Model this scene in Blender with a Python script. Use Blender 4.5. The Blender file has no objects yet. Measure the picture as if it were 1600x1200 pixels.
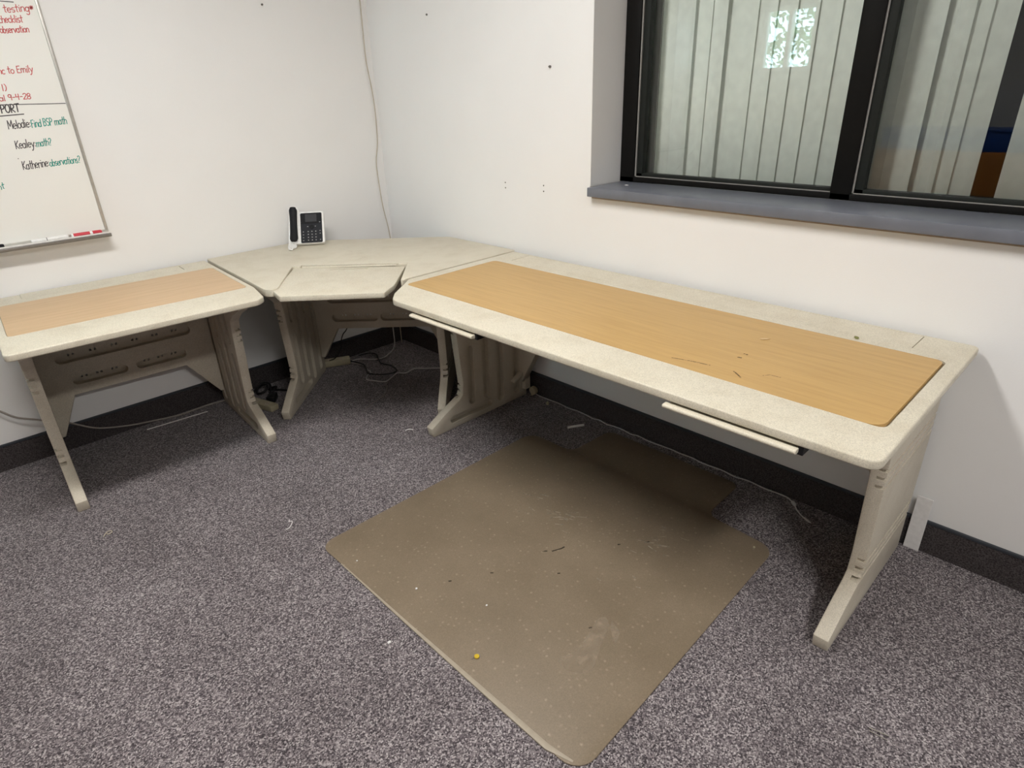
import bpy, bmesh, math, random
from mathutils import Vector, Matrix
random.seed(7)
S = bpy.context.scene
COL = S.collection
# ------------------------------------------------------------------ camera
cam_d = bpy.data.cameras.new('camera'); cam = bpy.data.objects.new('camera', cam_d); COL.objects.link(cam)
CY, CP, CR = .7565, -.44, -.0352
fw = Vector((math.sin(CY)*math.cos(CP), math.cos(CY)*math.cos(CP), math.sin(CP)))
rt = Vector((math.cos(CY), -math.sin(CY), 0)); up = rt.cross(fw)
r2 = rt*math.cos(CR) + up*math.sin(CR); u2 = up*math.cos(CR) - rt*math.sin(CR)
cam.matrix_world = Matrix(((r2.x, u2.x, -fw.x, -2.0995), (r2.y, u2.y, -fw.y, -3.2356), (r2.z, u2.z, -fw.z, 1.4335), (0, 0, 0, 1)))
cam_d.sensor_fit = 'HORIZONTAL'; cam_d.sensor_width = 36; cam_d.lens = 970.623*36/1600
cam_d.clip_start = .02
S.camera = cam
# ------------------------------------------------------------------ world, exposure
S.view_settings.view_transform = 'Standard'; S.view_settings.look = 'None'
S.view_settings.gamma = 1; S.view_settings.use_curve_mapping = False
S.view_settings.exposure = 0.0
W = bpy.data.worlds.new('sky'); S.world = W; W.use_nodes = True
W.node_tree.nodes['Background'].inputs[0].default_value = (.58, .86, .97, 1)
W.node_tree.nodes['Background'].inputs[1].default_value = 18.0
LIGHT = 60.5                                   # radiance of the troffer lenses
LIGHT_COL = (1, .978, .94)
CEIL = 2.7
TROFFERS = [(-1.75, -1.75, .88), (-1.7, -4.45, 1.0)]
H = .737                                       # desk height


# ------------------------------------------------------------------ node helpers
class NT:
    def __init__(s, name):
        s.m = bpy.data.materials.new(name); s.m.use_nodes = True
        s.t = s.m.node_tree; s.b = s.t.nodes['Principled BSDF']; s.out = s.t.nodes['Material Output']
    def n(s, typ, **kw):
        nd = s.t.nodes.new(typ)
        for k, v in kw.items():
            if k in nd.inputs: nd.inputs[k].default_value = v
            else: setattr(nd, k, v)
        return nd
    def l(s, a, b): s.t.links.new(a, b)
    def coord(s, scale=(1, 1, 1), rot=(0, 0, 0)):
        tc = s.n('ShaderNodeTexCoord'); mp = s.n('ShaderNodeMapping')
        mp.inputs['Scale'].default_value = scale; mp.inputs['Rotation'].default_value = rot
        s.l(tc.outputs['Object'], mp.inputs['Vector']); return mp.outputs['Vector']
    def ramp(s, src, stops, interp='LINEAR'):
        r = s.n('ShaderNodeValToRGB'); r.color_ramp.interpolation = interp
        e = r.color_ramp.elements
        while len(e) < len(stops): e.new(.5)
        for el, (p, c) in zip(e, stops):
            el.position = p; el.color = (*c, 1) if len(c) == 3 else c
        s.l(src, r.inputs['Fac']); return r.outputs['Color']
    def bump(s, src, strength=.2, dist=.001):
        b = s.n('ShaderNodeBump'); b.inputs['Strength'].default_value = strength; b.inputs['Distance'].default_value = dist
        s.l(src, b.inputs['Height']); s.l(b.outputs['Normal'], s.b.inputs['Normal'])
    def mix(s, fac, a, b, mode='MIX'):
        m = s.n('ShaderNodeMix'); m.data_type = 'RGBA'; m.blend_type = mode
        for i, v in ((0, fac), (6, a), (7, b)):
            if hasattr(v, 'is_output'): s.l(v, m.inputs[i])
            else: m.inputs[i].default_value = v if i == 0 else ((*v, 1) if len(v) == 3 else v)
        return m.outputs[2]


def plain(name, col, rough=.5, metal=0, var=.06, scale=60, bump=0, spec=.5):
    t = NT(name); t.b.inputs['Roughness'].default_value = rough; t.b.inputs['Metallic'].default_value = metal
    t.b.inputs['Specular IOR Level'].default_value = spec
    nz = t.n('ShaderNodeTexNoise', Scale=scale, Detail=3.0); t.l(t.coord(), nz.inputs['Vector'])
    lo = tuple(c*(1-var) for c in col); hi = tuple(min(1, c*(1+var)) for c in col)
    t.l(t.ramp(nz.outputs['Fac'], [(.3, lo), (.7, hi)]), t.b.inputs['Base Color'])
    if bump: t.bump(nz.outputs['Fac'], bump, .001)
    return t.m


def mat_wall(name, col):
    t = NT(name); t.b.inputs['Roughness'].default_value = .55; t.b.inputs['Specular IOR Level'].default_value = .3
    v = t.coord()
    a = t.n('ShaderNodeTexNoise', Scale=190.0, Detail=2.0); t.l(v, a.inputs['Vector'])
    b = t.n('ShaderNodeTexNoise', Scale=3.0, Detail=4.0); t.l(v, b.inputs['Vector'])
    t.l(t.ramp(b.outputs['Fac'], [(.3, tuple(c*.975 for c in col)), (.7, col)]), t.b.inputs['Base Color'])
    t.bump(a.outputs['Fac'], .25, .0012); return t.m


def mat_carpet(name, gain=1.0, scale=235):
    t = NT(name); t.b.inputs['Roughness'].default_value = .95; t.b.inputs['Specular IOR Level'].default_value = .05
    t.b.inputs['Sheen Weight'].default_value = .15
    v = t.coord()
    vo = t.n('ShaderNodeTexVoronoi', Scale=float(scale)); t.l(v, vo.inputs['Vector'])
    sp = t.n('ShaderNodeSeparateColor'); t.l(vo.outputs['Color'], sp.inputs['Color'])
    g = gain
    c = t.ramp(sp.outputs['Red'], [(.0, (.03*g, .025*g, .029*g)), (.26, (.062*g, .053*g, .058*g)), (.46, (.12*g, .104*g, .111*g)),
                                   (.72, (.175*g, .154*g, .16*g)), (1, (.36*g, .33*g, .33*g))])
    nz = t.n('ShaderNodeTexNoise', Scale=2.6, Detail=5.0, Roughness=.65); t.l(v, nz.inputs['Vector'])
    st = t.ramp(nz.outputs['Fac'], [(.3, (.8, .79, .79)), (.62, (1.06, 1.06, 1.06))])
    c = t.mix(1.0, c, st, 'MULTIPLY')
    t.l(c, t.b.inputs['Base Color'])
    t.bump(vo.outputs['Distance'], .55, .004); return t.m


def mat_plastic(name, col):
    t = NT(name); t.b.inputs['Roughness'].default_value = .5; t.b.inputs['Specular IOR Level'].default_value = .35
    v = t.coord()
    a = t.n('ShaderNodeTexNoise', Scale=420.0, Detail=2.0); t.l(v, a.inputs['Vector'])
    b = t.n('ShaderNodeTexNoise', Scale=9.0, Detail=6.0, Roughness=.7); t.l(v, b.inputs['Vector'])
    c = t.ramp(a.outputs['Fac'], [(.34, tuple(x*.82 for x in col)), (.5, col), (.68, tuple(min(1, x*1.1) for x in col))])
    d = t.ramp(b.outputs['Fac'], [(.3, (.9, .88, .85)), (.55, (1, 1, 1))])
    t.l(t.mix(1.0, c, d, 'MULTIPLY'), t.b.inputs['Base Color'])
    t.bump(a.outputs['Fac'], .15, .0008); return t.m


def mat_wood(name, col, along):
    t = NT(name); t.b.inputs['Roughness'].default_value = .42; t.b.inputs['Specular IOR Level'].default_value = .4
    sc = (2.2, 38, 10) if along == 'x' else (38, 2.2, 10)
    v = t.coord(sc)
    a = t.n('ShaderNodeTexNoise', Scale=1.6, Detail=6.0, Roughness=.62, Distortion=.3); t.l(v, a.inputs['Vector'])
    v2 = t.coord((9, 260, 30) if along == 'x' else (260, 9, 30))
    b = t.n('ShaderNodeTexNoise', Scale=1.0, Detail=3.0); t.l(v2, b.inputs['Vector'])
    c = t.ramp(a.outputs['Fac'], [(.28, tuple(x*y for x, y in zip(col, (.90, .875, .83)))), (.5, col), (.75, tuple(x*1.08 for x in col))])
    d = t.ramp(b.outputs['Fac'], [(.3, (.955, .945, .925)), (.6, (1, 1, 1))])
    t.l(t.mix(1.0, c, d, 'MULTIPLY'), t.b.inputs['Base Color']); return t.m


def mat_mat(name):
    t = NT(name); t.b.inputs['Roughness'].default_value = .45; t.b.inputs['Specular IOR Level'].default_value = .3
    v = t.coord()
    a = t.n('ShaderNodeTexNoise', Scale=4.0, Detail=6.0, Roughness=.6); t.l(v, a.inputs['Vector'])
    c = t.ramp(a.outputs['Fac'], [(.3, (.192, .149, .101)), (.65, (.232, .182, .127))])
    vo = t.n('ShaderNodeTexVoronoi', Scale=55.0); t.l(v, vo.inputs['Vector'])
    sp = t.n('ShaderNodeSeparateColor'); t.l(vo.outputs['Color'], sp.inputs['Color'])
    m1 = t.ramp(vo.outputs['Distance'], [(.0, (1, 1, 1)), (.3, (0, 0, 0))])
    m2 = t.ramp(sp.outputs['Green'], [(.3, (0, 0, 0)), (1, (.7, .7, .7))])
    c = t.mix(t.mix(1.0, m1, m2, 'MULTIPLY'), c, (.42, .35, .26))
    f = t.n('ShaderNodeTexNoise', Scale=300.0, Detail=2.0); t.l(v, f.inputs['Vector'])
    c = t.mix(1.0, c, t.ramp(f.outputs['Fac'], [(.3, (.88, .88, .88)), (.7, (1.08, 1.08, 1.08))]), 'MULTIPLY')
    t.l(c, t.b.inputs['Base Color'])
    t.bump(a.outputs['Fac'], .1, .002); return t.m


def mat_worn(name, col, scale=60, lo=.42, hi=.56, stretch=(1, 1, 1)):
    """a rubbed or smeared mark: noise decides where it still covers the surface"""
    t = NT(name); t.b.inputs['Base Color'].default_value = (*col, 1); t.b.inputs['Roughness'].default_value = .6
    nz = t.n('ShaderNodeTexNoise', Scale=float(scale), Detail=4.0); t.l(t.coord(stretch), nz.inputs['Vector'])
    f = t.ramp(nz.outputs['Fac'], [(lo, (0, 0, 0)), (hi, (.75, .75, .75))])
    t.l(f, t.b.inputs['Alpha']); return t.m


def mat_glass(name, tint):
    t = NT(name); t.t.nodes.remove(t.b)
    tr = t.n('ShaderNodeBsdfTransparent'); tr.inputs[0].default_value = (*tint, 1)
    gl = t.n('ShaderNodeBsdfGlossy'); gl.inputs['Roughness'].default_value = .0
    fr = t.n('ShaderNodeFresnel'); fr.inputs['IOR'].default_value = 1.52
    mx = t.n('ShaderNodeMixShader'); t.l(fr.outputs[0], mx.inputs[0]); t.l(tr.outputs[0], mx.inputs[1]); t.l(gl.outputs[0], mx.inputs[2])
    t.l(mx.outputs[0], t.out.inputs['Surface']); return t.m


def mat_emit(name, col, strength):
    t = NT(name); t.b.inputs['Base Color'].default_value = (.8, .8, .8, 1)
    nz = t.n('ShaderNodeTexNoise', Scale=40.0); t.l(t.coord(), nz.inputs['Vector'])
    t.l(t.ramp(nz.outputs['Fac'], [(.0, tuple(c*.97 for c in col)), (1, col)]), t.b.inputs['Emission Color'])
    t.b.inputs['Emission Strength'].default_value = strength; return t.m


M = dict(
    wall=mat_wall('white wall paint', (.85, .84, .83)), reveal=mat_wall('reveal paint', (.80, .785, .77)),
    ceiling=mat_wall('ceiling board', (.68, .67, .65)),
    carpet=mat_carpet('speckled carpet', 1.36, 290), base=plain('carpet baseboard', (.062, .054, .055), .95, 0, .6, 220, .5, .05),
    cap=plain('baseboard cap', (.035, .04, .05), .6),
    plastic=mat_plastic('cream moulded plastic', (.645, .595, .485)), leg=mat_plastic('cream leg plastic', (.61, .555, .455)),
    woodL=mat_wood('beech laminate', (.58, .40, .235), 'x'), woodR=mat_wood('honey laminate', (.52, .33, .125), 'y'),
    mat=mat_mat('brown vinyl mat'), black=plain('black frame metal', (.007, .0065, .006), .5, spec=.12), stop=plain('dark glazing stop', (.018, .02, .018), .5, spec=.15),
    gasket=plain('grey gasket', (.30, .29, .27), .5), sill=plain('grey sill laminate', (.148, .158, .188), .36, 0, .08, 14),
    tan=plain('tan edge strip', (.33, .25, .18), .6), glass=mat_glass('green window glass', (.985, .998, .985)),
    slat=plain('blind fabric', (.90, .92, .87), .8, 0, .05, 25, .1),
    board=plain('dry erase surface', (.86, .845, .80), .25, 0, .015, 3), alu=plain('aluminium trim', (.55, .53, .49), .35, .6),
    lip=plain('darkened tray lip', (.26, .245, .23), .4, .7),  # darker aluminium: the dark floor's reflection is put into the colour
    white=plain('white plastic', (.80, .79, .77), .4), blk=plain('black plastic', (.010, .010, .012), .55, spec=.2),
    dark=plain('dark grey faceplate', (.022, .023, .028), .6, spec=.2), screen=plain('screen', (.05, .05, .055), .5, spec=.2), key=plain('keys', (.035, .035, .04), .6, spec=.2),
    keyp=plain('key print', (.45, .45, .45), .5),
    ired=plain('red marker ink', (.56, .10, .10), .6), iblk=plain('black marker ink', (.06, .052, .055), .6), itl=plain('teal marker ink', (.02, .30, .24), .6),
    red=plain('red label', (.55, .03, .05), .45), cream=plain('cream cord', (.55, .48, .38), .5), greyc=plain('grey cord', (.30, .27, .24), .5),
    whitec=plain('white cord', (.55, .53, .52), .5), blkc=plain('black cord', (.006, .006, .007), .5), beige=plain('beige plastic', (.45, .40, .27), .5),
    steel=plain('screw steel', (.16, .15, .14), .4, .7), paper=plain('paper', (.78, .76, .75), .7), wood=plain('pale wood chip', (.66, .48, .28), .7),
    yellow=plain('yellow plastic', (.62, .43, .03), .35), green=plain('olive crumb', (.20, .20, .06), .8), foil=plain('bright foil', (.9, .88, .8), .15, .9),
    scratch=mat_worn('dark scuff', (.17, .09, .035), 160, .36, .6), rub=mat_worn('pale rubbed patch', (.36, .285, .205), 30, .15, .75),
    scrape=mat_worn('pale scrape', (.40, .34, .26), 60, .2, .55), smut=mat_worn('dark smudge', (.06, .045, .03), 90, .35, .5),
    cab=mat_wood('orange cabinet wood', (.42, .17, .035), 'y'), blue=plain('blue bin plastic', (.012, .06, .28), .4),
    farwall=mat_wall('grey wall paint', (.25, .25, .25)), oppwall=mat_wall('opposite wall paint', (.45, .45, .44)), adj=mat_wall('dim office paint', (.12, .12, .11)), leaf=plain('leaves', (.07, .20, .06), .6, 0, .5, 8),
    bark=plain('bark', (.12, .09, .06), .9), ground=plain('pale paving', (.5, .5, .47), .9), lawn=plain('lawn', (.10, .22, .06), .9, 0, .4, 6),
    rail=plain('white fence paint', (.8, .8, .78), .5))


# ------------------------------------------------------------------ mesh helpers
class MB:
    def __init__(s): s.v = []; s.f = []
    def add(s, vs, fs):
        k = len(s.v); s.v += [tuple(p) for p in vs]; s.f += [tuple(i+k for i in f) for f in fs]; return s
    def box(s, x0, x1, y0, y1, z0, z1):
        v = [(x, y, z) for x in (x0, x1) for y in (y0, y1) for z in (z0, z1)]
        return s.add(v, [(0, 1, 3, 2), (4, 6, 7, 5), (0, 4, 5, 1), (2, 3, 7, 6), (0, 2, 6, 4), (1, 5, 7, 3)])
    def prism(s, poly, fn, a, b):
        n = len(poly); v = [fn(p, q, a) for p, q in poly] + [fn(p, q, b) for p, q in poly]
        f = [tuple(range(n)), tuple(range(n, 2*n))] + [(i, (i+1) % n, n+(i+1) % n, n+i) for i in range(n)]
        return s.add(v, f)
    def tube(s, pts, r, n=6, cap=True):
        P = [Vector(p) for p in pts]; R = r if isinstance(r, (list, tuple)) else [r]*len(P)
        v = []; prev = None
        for i, p in enumerate(P):
            d = (P[min(i+1, len(P)-1)] - P[max(i-1, 0)])
            d = d.normalized() if d.length > 1e-9 else Vector((0, 0, 1))
            a = prev if prev is not None else (Vector((0, 0, 1)) if abs(d.z) < .9 else Vector((1, 0, 0)))
            x = (a - d*a.dot(d)).normalized(); prev = x; y = d.cross(x)
            v += [p + (x*math.cos(2*math.pi*k/n) + y*math.sin(2*math.pi*k/n))*R[i] for k in range(n)]
        f = [(i*n+k, i*n+(k+1) % n, (i+1)*n+(k+1) % n, (i+1)*n+k) for i in range(len(P)-1) for k in range(n)]
        if cap: f += [tuple(range(n)), tuple(range((len(P)-1)*n, len(P)*n))]
        return s.add(v, f)
    def build(s, name, mat, parent=None, bevel=0, seg=2, smooth=True, cuts=(), angle=35):
        me = bpy.data.meshes.new(name); me.from_pydata(s.v, [], s.f)
        bm = bmesh.new(); bm.from_mesh(me); bmesh.ops.recalc_face_normals(bm, faces=bm.faces); bm.to_mesh(me); bm.free()
        o = bpy.data.objects.new(name, me); COL.objects.link(o); me.materials.append(mat)
        if parent: o.parent = parent
        if bevel or cuts:
            if bevel:
                m = o.modifiers.new('b', 'BEVEL'); m.width = bevel; m.segments = seg; m.limit_method = 'ANGLE'; m.angle_limit = math.radians(28)
            tmp = []
            for c in cuts:
                cm = bpy.data.meshes.new('cut'); cm.from_pydata(c.v, [], c.f)
                bm = bmesh.new(); bm.from_mesh(cm); bmesh.ops.recalc_face_normals(bm, faces=bm.faces); bm.to_mesh(cm); bm.free()
                co = bpy.data.objects.new('cut', cm); COL.objects.link(co); co.parent = parent; tmp.append(co)
                m = o.modifiers.new('c', 'BOOLEAN'); m.operation = 'DIFFERENCE'; m.solver = 'EXACT'; m.object = co; m.use_self = True
            bpy.context.view_layer.update()
            dg = bpy.context.evaluated_depsgraph_get()
            new = bpy.data.meshes.new_from_object(o.evaluated_get(dg)); o.modifiers.clear(); o.data = new; new.name = name
            for co in tmp: bpy.data.objects.remove(co)
        if smooth:
            o.data.polygons.foreach_set('use_smooth', [True]*len(o.data.polygons)); o.data.set_sharp_from_angle(angle=math.radians(angle))
        return o


def tag(o, label, cat, group=None, kind=None):
    o['label'] = label; o['category'] = cat
    if group: o['group'] = group
    if kind: o['kind'] = kind
    return o
def empty(name, loc, rz=0):
    o = bpy.data.objects.new(name, None); COL.objects.link(o); o.location = loc; o.rotation_euler = (0, 0, rz); o.empty_display_size = .1
    return o
def struct(o): o['kind'] = 'structure'; return o
def capsule(a, b, r, n=7):
    a = Vector(a); b = Vector(b); t = math.atan2(b.y-a.y, b.x-a.x); out = []
    for c, t0 in ((b, t-math.pi/2), (a, t+math.pi/2)):
        for i in range(n): th = t0 + math.pi*i/(n-1); out.append((c.x+r*math.cos(th), c.y+r*math.sin(th)))
    return out
def rounded(pts, r, n=5):
    out = []; N = len(pts); rr = r if isinstance(r, (list, tuple)) else [r]*N
    for i in range(N):
        p = Vector(pts[i]); a = Vector(pts[i-1]) - p; b = Vector(pts[(i+1) % N]) - p
        if rr[i] <= 0: out.append(tuple(p)); continue
        la, lb = a.length, b.length; a.normalize(); b.normalize()
        ang = a.angle(b); d = min(rr[i]/math.tan(ang/2), la*.48, lb*.48); q = d*math.tan(ang/2)
        c = p + (a+b).normalized()*(q/math.sin(ang/2)); s0 = p + a*d - c; s1 = p + b*d - c
        t0 = math.atan2(s0.y, s0.x); dt = (math.atan2(s1.y, s1.x) - t0 + math.pi) % (2*math.pi) - math.pi
        out += [(c.x+q*math.cos(t0+dt*k/(n-1)), c.y+q*math.sin(t0+dt*k/(n-1))) for k in range(n)]
    return out
def rect(a0, a1, b0, b1): return [(a0, b0), (a1, b0), (a1, b1), (a0, b1)]
def smooth_path(pts, n=4):
    P = [Vector(p) for p in pts]; out = []
    for i in range(len(P)-1):
        p0, p1, p2, p3 = P[max(i-1, 0)], P[i], P[i+1], P[min(i+2, len(P)-1)]
        for k in range(n):
            t = k/n; out.append(.5*((2*p1) + (p2-p0)*t + (2*p0-5*p1+4*p2-p3)*t*t + (3*p1-p0-3*p2+p3)*t**3))
    return out + [P[-1]]
XYZ = lambda a, b, t: (a, b, t)


# ------------------------------------------------------------------ room shell
RX, RY = -3.4, -6.5                            # opposite wall, near wall
ZW0, ZW1, YW0, YW1 = 1.03, 2.2, -1.525, -3.45  # window opening in the right wall
TH = .27
struct(MB().box(RX-.15, 2.2, RY-.15, .15, -.12, 0).build('floor', M['carpet'], smooth=False))
struct(MB().box(RX-.15, 0, 0, .15, 0, CEIL).build('wall_left', M['wall'], smooth=False))
wr = MB().box(0, TH, RY, 0, 0, ZW0).box(0, TH, RY, 0, ZW1, CEIL).box(0, TH, YW0, 0, ZW0, ZW1).box(0, TH, RY, YW1, ZW0, ZW1)
struct(wr.build('wall_right', M['wall'], smooth=False))
OW = (-.262, -.73, 1.52, 2.02)                 # small window in the opposite wall
ww = MB().box(RX-.15, RX, RY, 0, 0, OW[2]).box(RX-.15, RX, RY, 0, OW[3], CEIL).box(RX-.15, RX, OW[0], 0, OW[2], OW[3]).box(RX-.15, RX, RY, OW[1], OW[2], OW[3])
struct(ww.build('wall_opposite', M['oppwall'], smooth=False))
struct(MB().box(RX-.15, TH, RY-.15, RY, 0, CEIL).build('wall_near', M['farwall'], smooth=False))
cl = MB(); cl.box(RX-.15, 2.2, RY-.15, .15, CEIL, CEIL+.1)
struct(cl.build('ceiling', M['ceiling'], smooth=False))
# painted lining of the window reveal
rv = MB().box(-.0005, .2, YW0-.004, YW0+.0, ZW0+.036, ZW1).box(-.0005, .2, YW1, YW0, ZW1-.004, ZW1)
struct(rv.build('trim_1', M['reveal'], smooth=False))
# dim office behind the window
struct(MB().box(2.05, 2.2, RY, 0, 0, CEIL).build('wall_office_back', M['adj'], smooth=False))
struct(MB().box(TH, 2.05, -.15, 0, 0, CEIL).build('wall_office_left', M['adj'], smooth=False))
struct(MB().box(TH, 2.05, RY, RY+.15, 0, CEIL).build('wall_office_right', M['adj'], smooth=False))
# carpet baseboards with dark cap
BB = .121
for nm, a in (('baseboard_left', (RX, -.009, -.008, 0)), ('baseboard_right', (-.008, 0, RY, 0))):
    o = struct(MB().box(a[0], a[1], a[2], a[3], 0, BB-.011).build(nm, M['base'], smooth=False))
    if nm == 'baseboard_left': MB().box(RX, -.010, -.010, 0, BB-.011, BB).build('cap_strip', M['cap'], o, .002)
    else: MB().box(-.010, 0, RY, 0, BB-.011, BB).build('cap_strip', M['cap'], o, .002)
# ------------------------------------------------------------------ window_1
win = struct(empty('window_1', (.2, YW0, ZW0+.036)))
def wl(mb): mb.v = [(x-.2, y-YW0, z-ZW0-.036) for x, y, z in mb.v]; return mb
zs = ZW0+.036; ZT = ZW1-.004
fr = MB().box(.2, .27, YW1, YW0-.004, zs, zs+.021).box(.2, .27, YW1, YW0-.004, ZT-.07, ZT).box(.2, .27, YW0-.074, YW0-.004, zs, ZT).box(.2, .27, YW1, YW1+.07, zs, ZT)
wl(fr).build('window_frame', M['black'], win, .002)
wl(MB().box(.2, .27, -2.477, -2.41, zs, ZT)).build('mullion', M['black'], win, .002)
for y0, y1 in ((YW0-.074, -2.41), (-2.477, YW1+.07)):
    g = MB().box(.2085, .2145, y0-.005, y0, zs+.021, ZT-.07).box(.2085, .2145, y1, y0, zs+.021, zs+.0235)
    wl(g).build('gasket', M['gasket'], win)
    st = MB().box(.215, .245, y0-.032, y0-.005, zs+.021, ZT-.07).box(.215, .245, y1, y0, zs+.0235, zs+.036).box(.215, .245, y1, y1+.006, zs+.021, ZT-.07)
    wl(st).build('glazing_stop', M['stop'], win, .001)
    wl(MB().box(.236, .242, y1+.004, y0-.02, zs+.03, ZT-.066)).build('glass_pane', M['glass'], win, smooth=False)
sl = MB().box(-.036, .2, YW1-.02, YW0-.014, ZW0, ZW0+.036)
wl(sl).build('window_sill', M['sill'], win, .0025)
wl(MB().box(-.011, -.0005, YW1, YW0-.02, ZW0-.009, ZW0)).build('edge_strip', M['tan'], win)
# vertical blind on the far side of the glass
bl = empty('vertical_blind', (.33, -2.45, 2.2))
tag(bl, 'pale fabric vertical blind hanging behind the black-framed window', 'blind')
MB().box(-.02, .02, -1.0, .93, -.03, 0).build('head_rail', M['white'], bl, .003)
def slat(y, w, ang, dx=0, dy=0):
    m = MB(); n = 6; h = 1.16
    for zz in range(2): pass
    v = []; f = []
    for i in range(n+1):
        t = i/n-.5; x = .006*(1-(2*t)**2)
        for z in (-.03, -h):
            v.append((x, t*w, z)); v.append((x+.0012, t*w, z))
    for i in range(n):
        a = i*4; b = a+4
        f += [(a, b, b+2, a+2), (a+1, a+3, b+3, b+1), (a, a+1, b+1, b), (a+2, b+2, b+3, a+3)]
    f += [(0, 2, 3, 1), (n*4, n*4+1, n*4+3, n*4+2)]
    m.add(v, f)
    c, s_ = math.cos(ang), math.sin(ang)
    m.v = [(p[0]*c - p[1]*s_ + dx, p[0]*s_ + p[1]*c + (y+2.45), p[2]) for p in m.v]
    return m.build('slat', M['slat'], bl, angle=60)
ys = [(-1.60, .09, .9, 0), (-1.665, .09, .10, .012), (-1.735, .09, .38, 0), (-1.80, .09, .16, .008), (-1.872, .09, .5, 0), (-1.93, .09, -.12, .01), (-1.985, .09, .12, 0),
      (-2.055, .089, .16, 0), (-2.127, .089, .16, 0), (-2.2, .089, .16, 0), (-2.275, .089, .16, 0), (-2.35, .089, .16, 0), (-2.42, .089, .14, 0), (-2.495, .089, .14, 0),
      (-2.575, .10, .10, 0), (-2.655, .09, .75, .01), (-2.695, .089, .14, 0), (-2.758, .089, .14, 0)]
ys += [(-2.908-.078*i, .089, .14, 0) for i in range(7)]
for y, w, a, dx in ys: slat(y+.017, w, -a*.55, dx)
# ------------------------------------------------------------------ ceiling lights
for i, (x, y, k) in enumerate(TROFFERS):
    t = empty('ceiling_light', (x, y, CEIL))
    tag(t, ['rectangular ceiling light over the corner desks', 'rectangular ceiling light further back in the room'][i], 'light')
    f = MB().box(-.61, .61, -.155, -.135, -.02, 0).box(-.61, .61, .135, .155, -.02, 0).box(-.61, -.59, -.135, .135, -.02, 0).box(.59, .61, -.135, .135, -.02, 0)
    f.build('light_frame', M['white'], t)
    MB().box(-.59, .59, -.135, .135, -.012, -.002).build('diffuser', mat_emit('troffer lens', LIGHT_COL, LIGHT*k), t, smooth=False)
# ------------------------------------------------------------------ window in the opposite wall, and what stands outside
w2 = struct(empty('window_2', (RX-.08, (OW[0]+OW[1])/2, OW[2])))
a, b = (OW[0]-OW[1])/2, OW[3]-OW[2]
f = MB().box(-.03, .03, -a, a, 0, .03).box(-.03, .03, -a, a, b-.03, b).box(-.03, .03, -a, -a+.03, .03, b-.03).box(-.03, .03, a-.03, a, .03, b-.03).box(-.03, .03, -.015, .015, .03, b-.03)
f.build('window_frame', M['white'], w2)
for s_ in (-1, 1): MB().box(-.003, .003, min(s_*.015, s_*(a-.03)), max(s_*.015, s_*(a-.03)), .03, b-.03).build('glass_pane', M['glass'], w2, smooth=False)
struct(MB().box(-14, RX-.15, -6, 8, -.2, -.1).build('ground', M['lawn'], smooth=False))
tr = empty('tree', (-7.4, 1.6, -.1)); tag(tr, 'leafy green tree outside the small window opposite', 'tree')
MB().tube([(0, 0, 0), (.05, 0, 1.2), (-.05, .1, 2.2)], [.14, .1, .05], 8).build('trunk', M['bark'], tr)
lf = MB(); rnd = random.Random(3)
for i in range(2600):
    u, v_, r_ = rnd.uniform(0, 6.283), rnd.uniform(-1, 1), rnd.uniform(.35, 1)**.5
    c = Vector((math.cos(u)*math.sqrt(1-v_*v_)*1.15*r_, math.sin(u)*math.sqrt(1-v_*v_)*1.2*r_, 2.75+v_*1.15*r_))
    d1 = Vector((rnd.gauss(0, 1), rnd.gauss(0, 1), rnd.gauss(0, 1))).normalized()*.05; d2 = d1.orthogonal().normalized()*.026
    lf.add([c-d1, c+d2, c+d1, c-d2], [(0, 1, 2, 3)])
o = lf.build('foliage', M['leaf'], tr, smooth=False); o['kind'] = 'stuff'
fe = empty('fence', (-5.6, .9, -.1)); tag(fe, 'white picket fence outside the small window opposite', 'fence')
for z in (.6, 1.45): MB().box(-.02, .02, -1.6, 1.6, z, z+.07).build('rail', M['rail'], fe)
for i in range(26): MB().box(.02, .04, -1.6+i*.125, -1.56+i*.125, 0, 1.72).build('picket', M['rail'], fe)
# cabinet with blue bin seen mirrored in the glass
cb = empty('cabinet', (RX+.19, -2.15, 0)); tag(cb, 'orange-brown wooden cabinet standing against the opposite wall', 'cabinet')
MB().box(-.185, .165, -.66, .66, .06, .94).build('body', M['cab'], cb, .003)
MB().box(-.175, .14, -.64, .64, 0, .06).build('plinth', M['blk'], cb)
for s_ in (-1, 1):
    d = MB().box(.165, .183, min(s_*.006, s_*.652), max(s_*.006, s_*.652), .07, .93).build('door', M['cab'], cb, .002)
    MB().box(.183, .2, min(s_*.04, s_*.052), max(s_*.04, s_*.052), .55, .66).build('handle', M['alu'], d, .002)
bn = empty('storage_bin', (RX+.19, -2.15, .94)); tag(bn, 'long blue storage bin on top of the wooden cabinet', 'bin')
MB().prism(rounded(rect(-.16, .16, -.63, .63), .03), XYZ, 0, .13).build('bin_body', M['blue'], bn, .003)
MB().prism(rounded(rect(-.168, .168, -.638, .638), .03), XYZ, .13, .148).build('lid', M['blue'], bn, .004)

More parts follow.
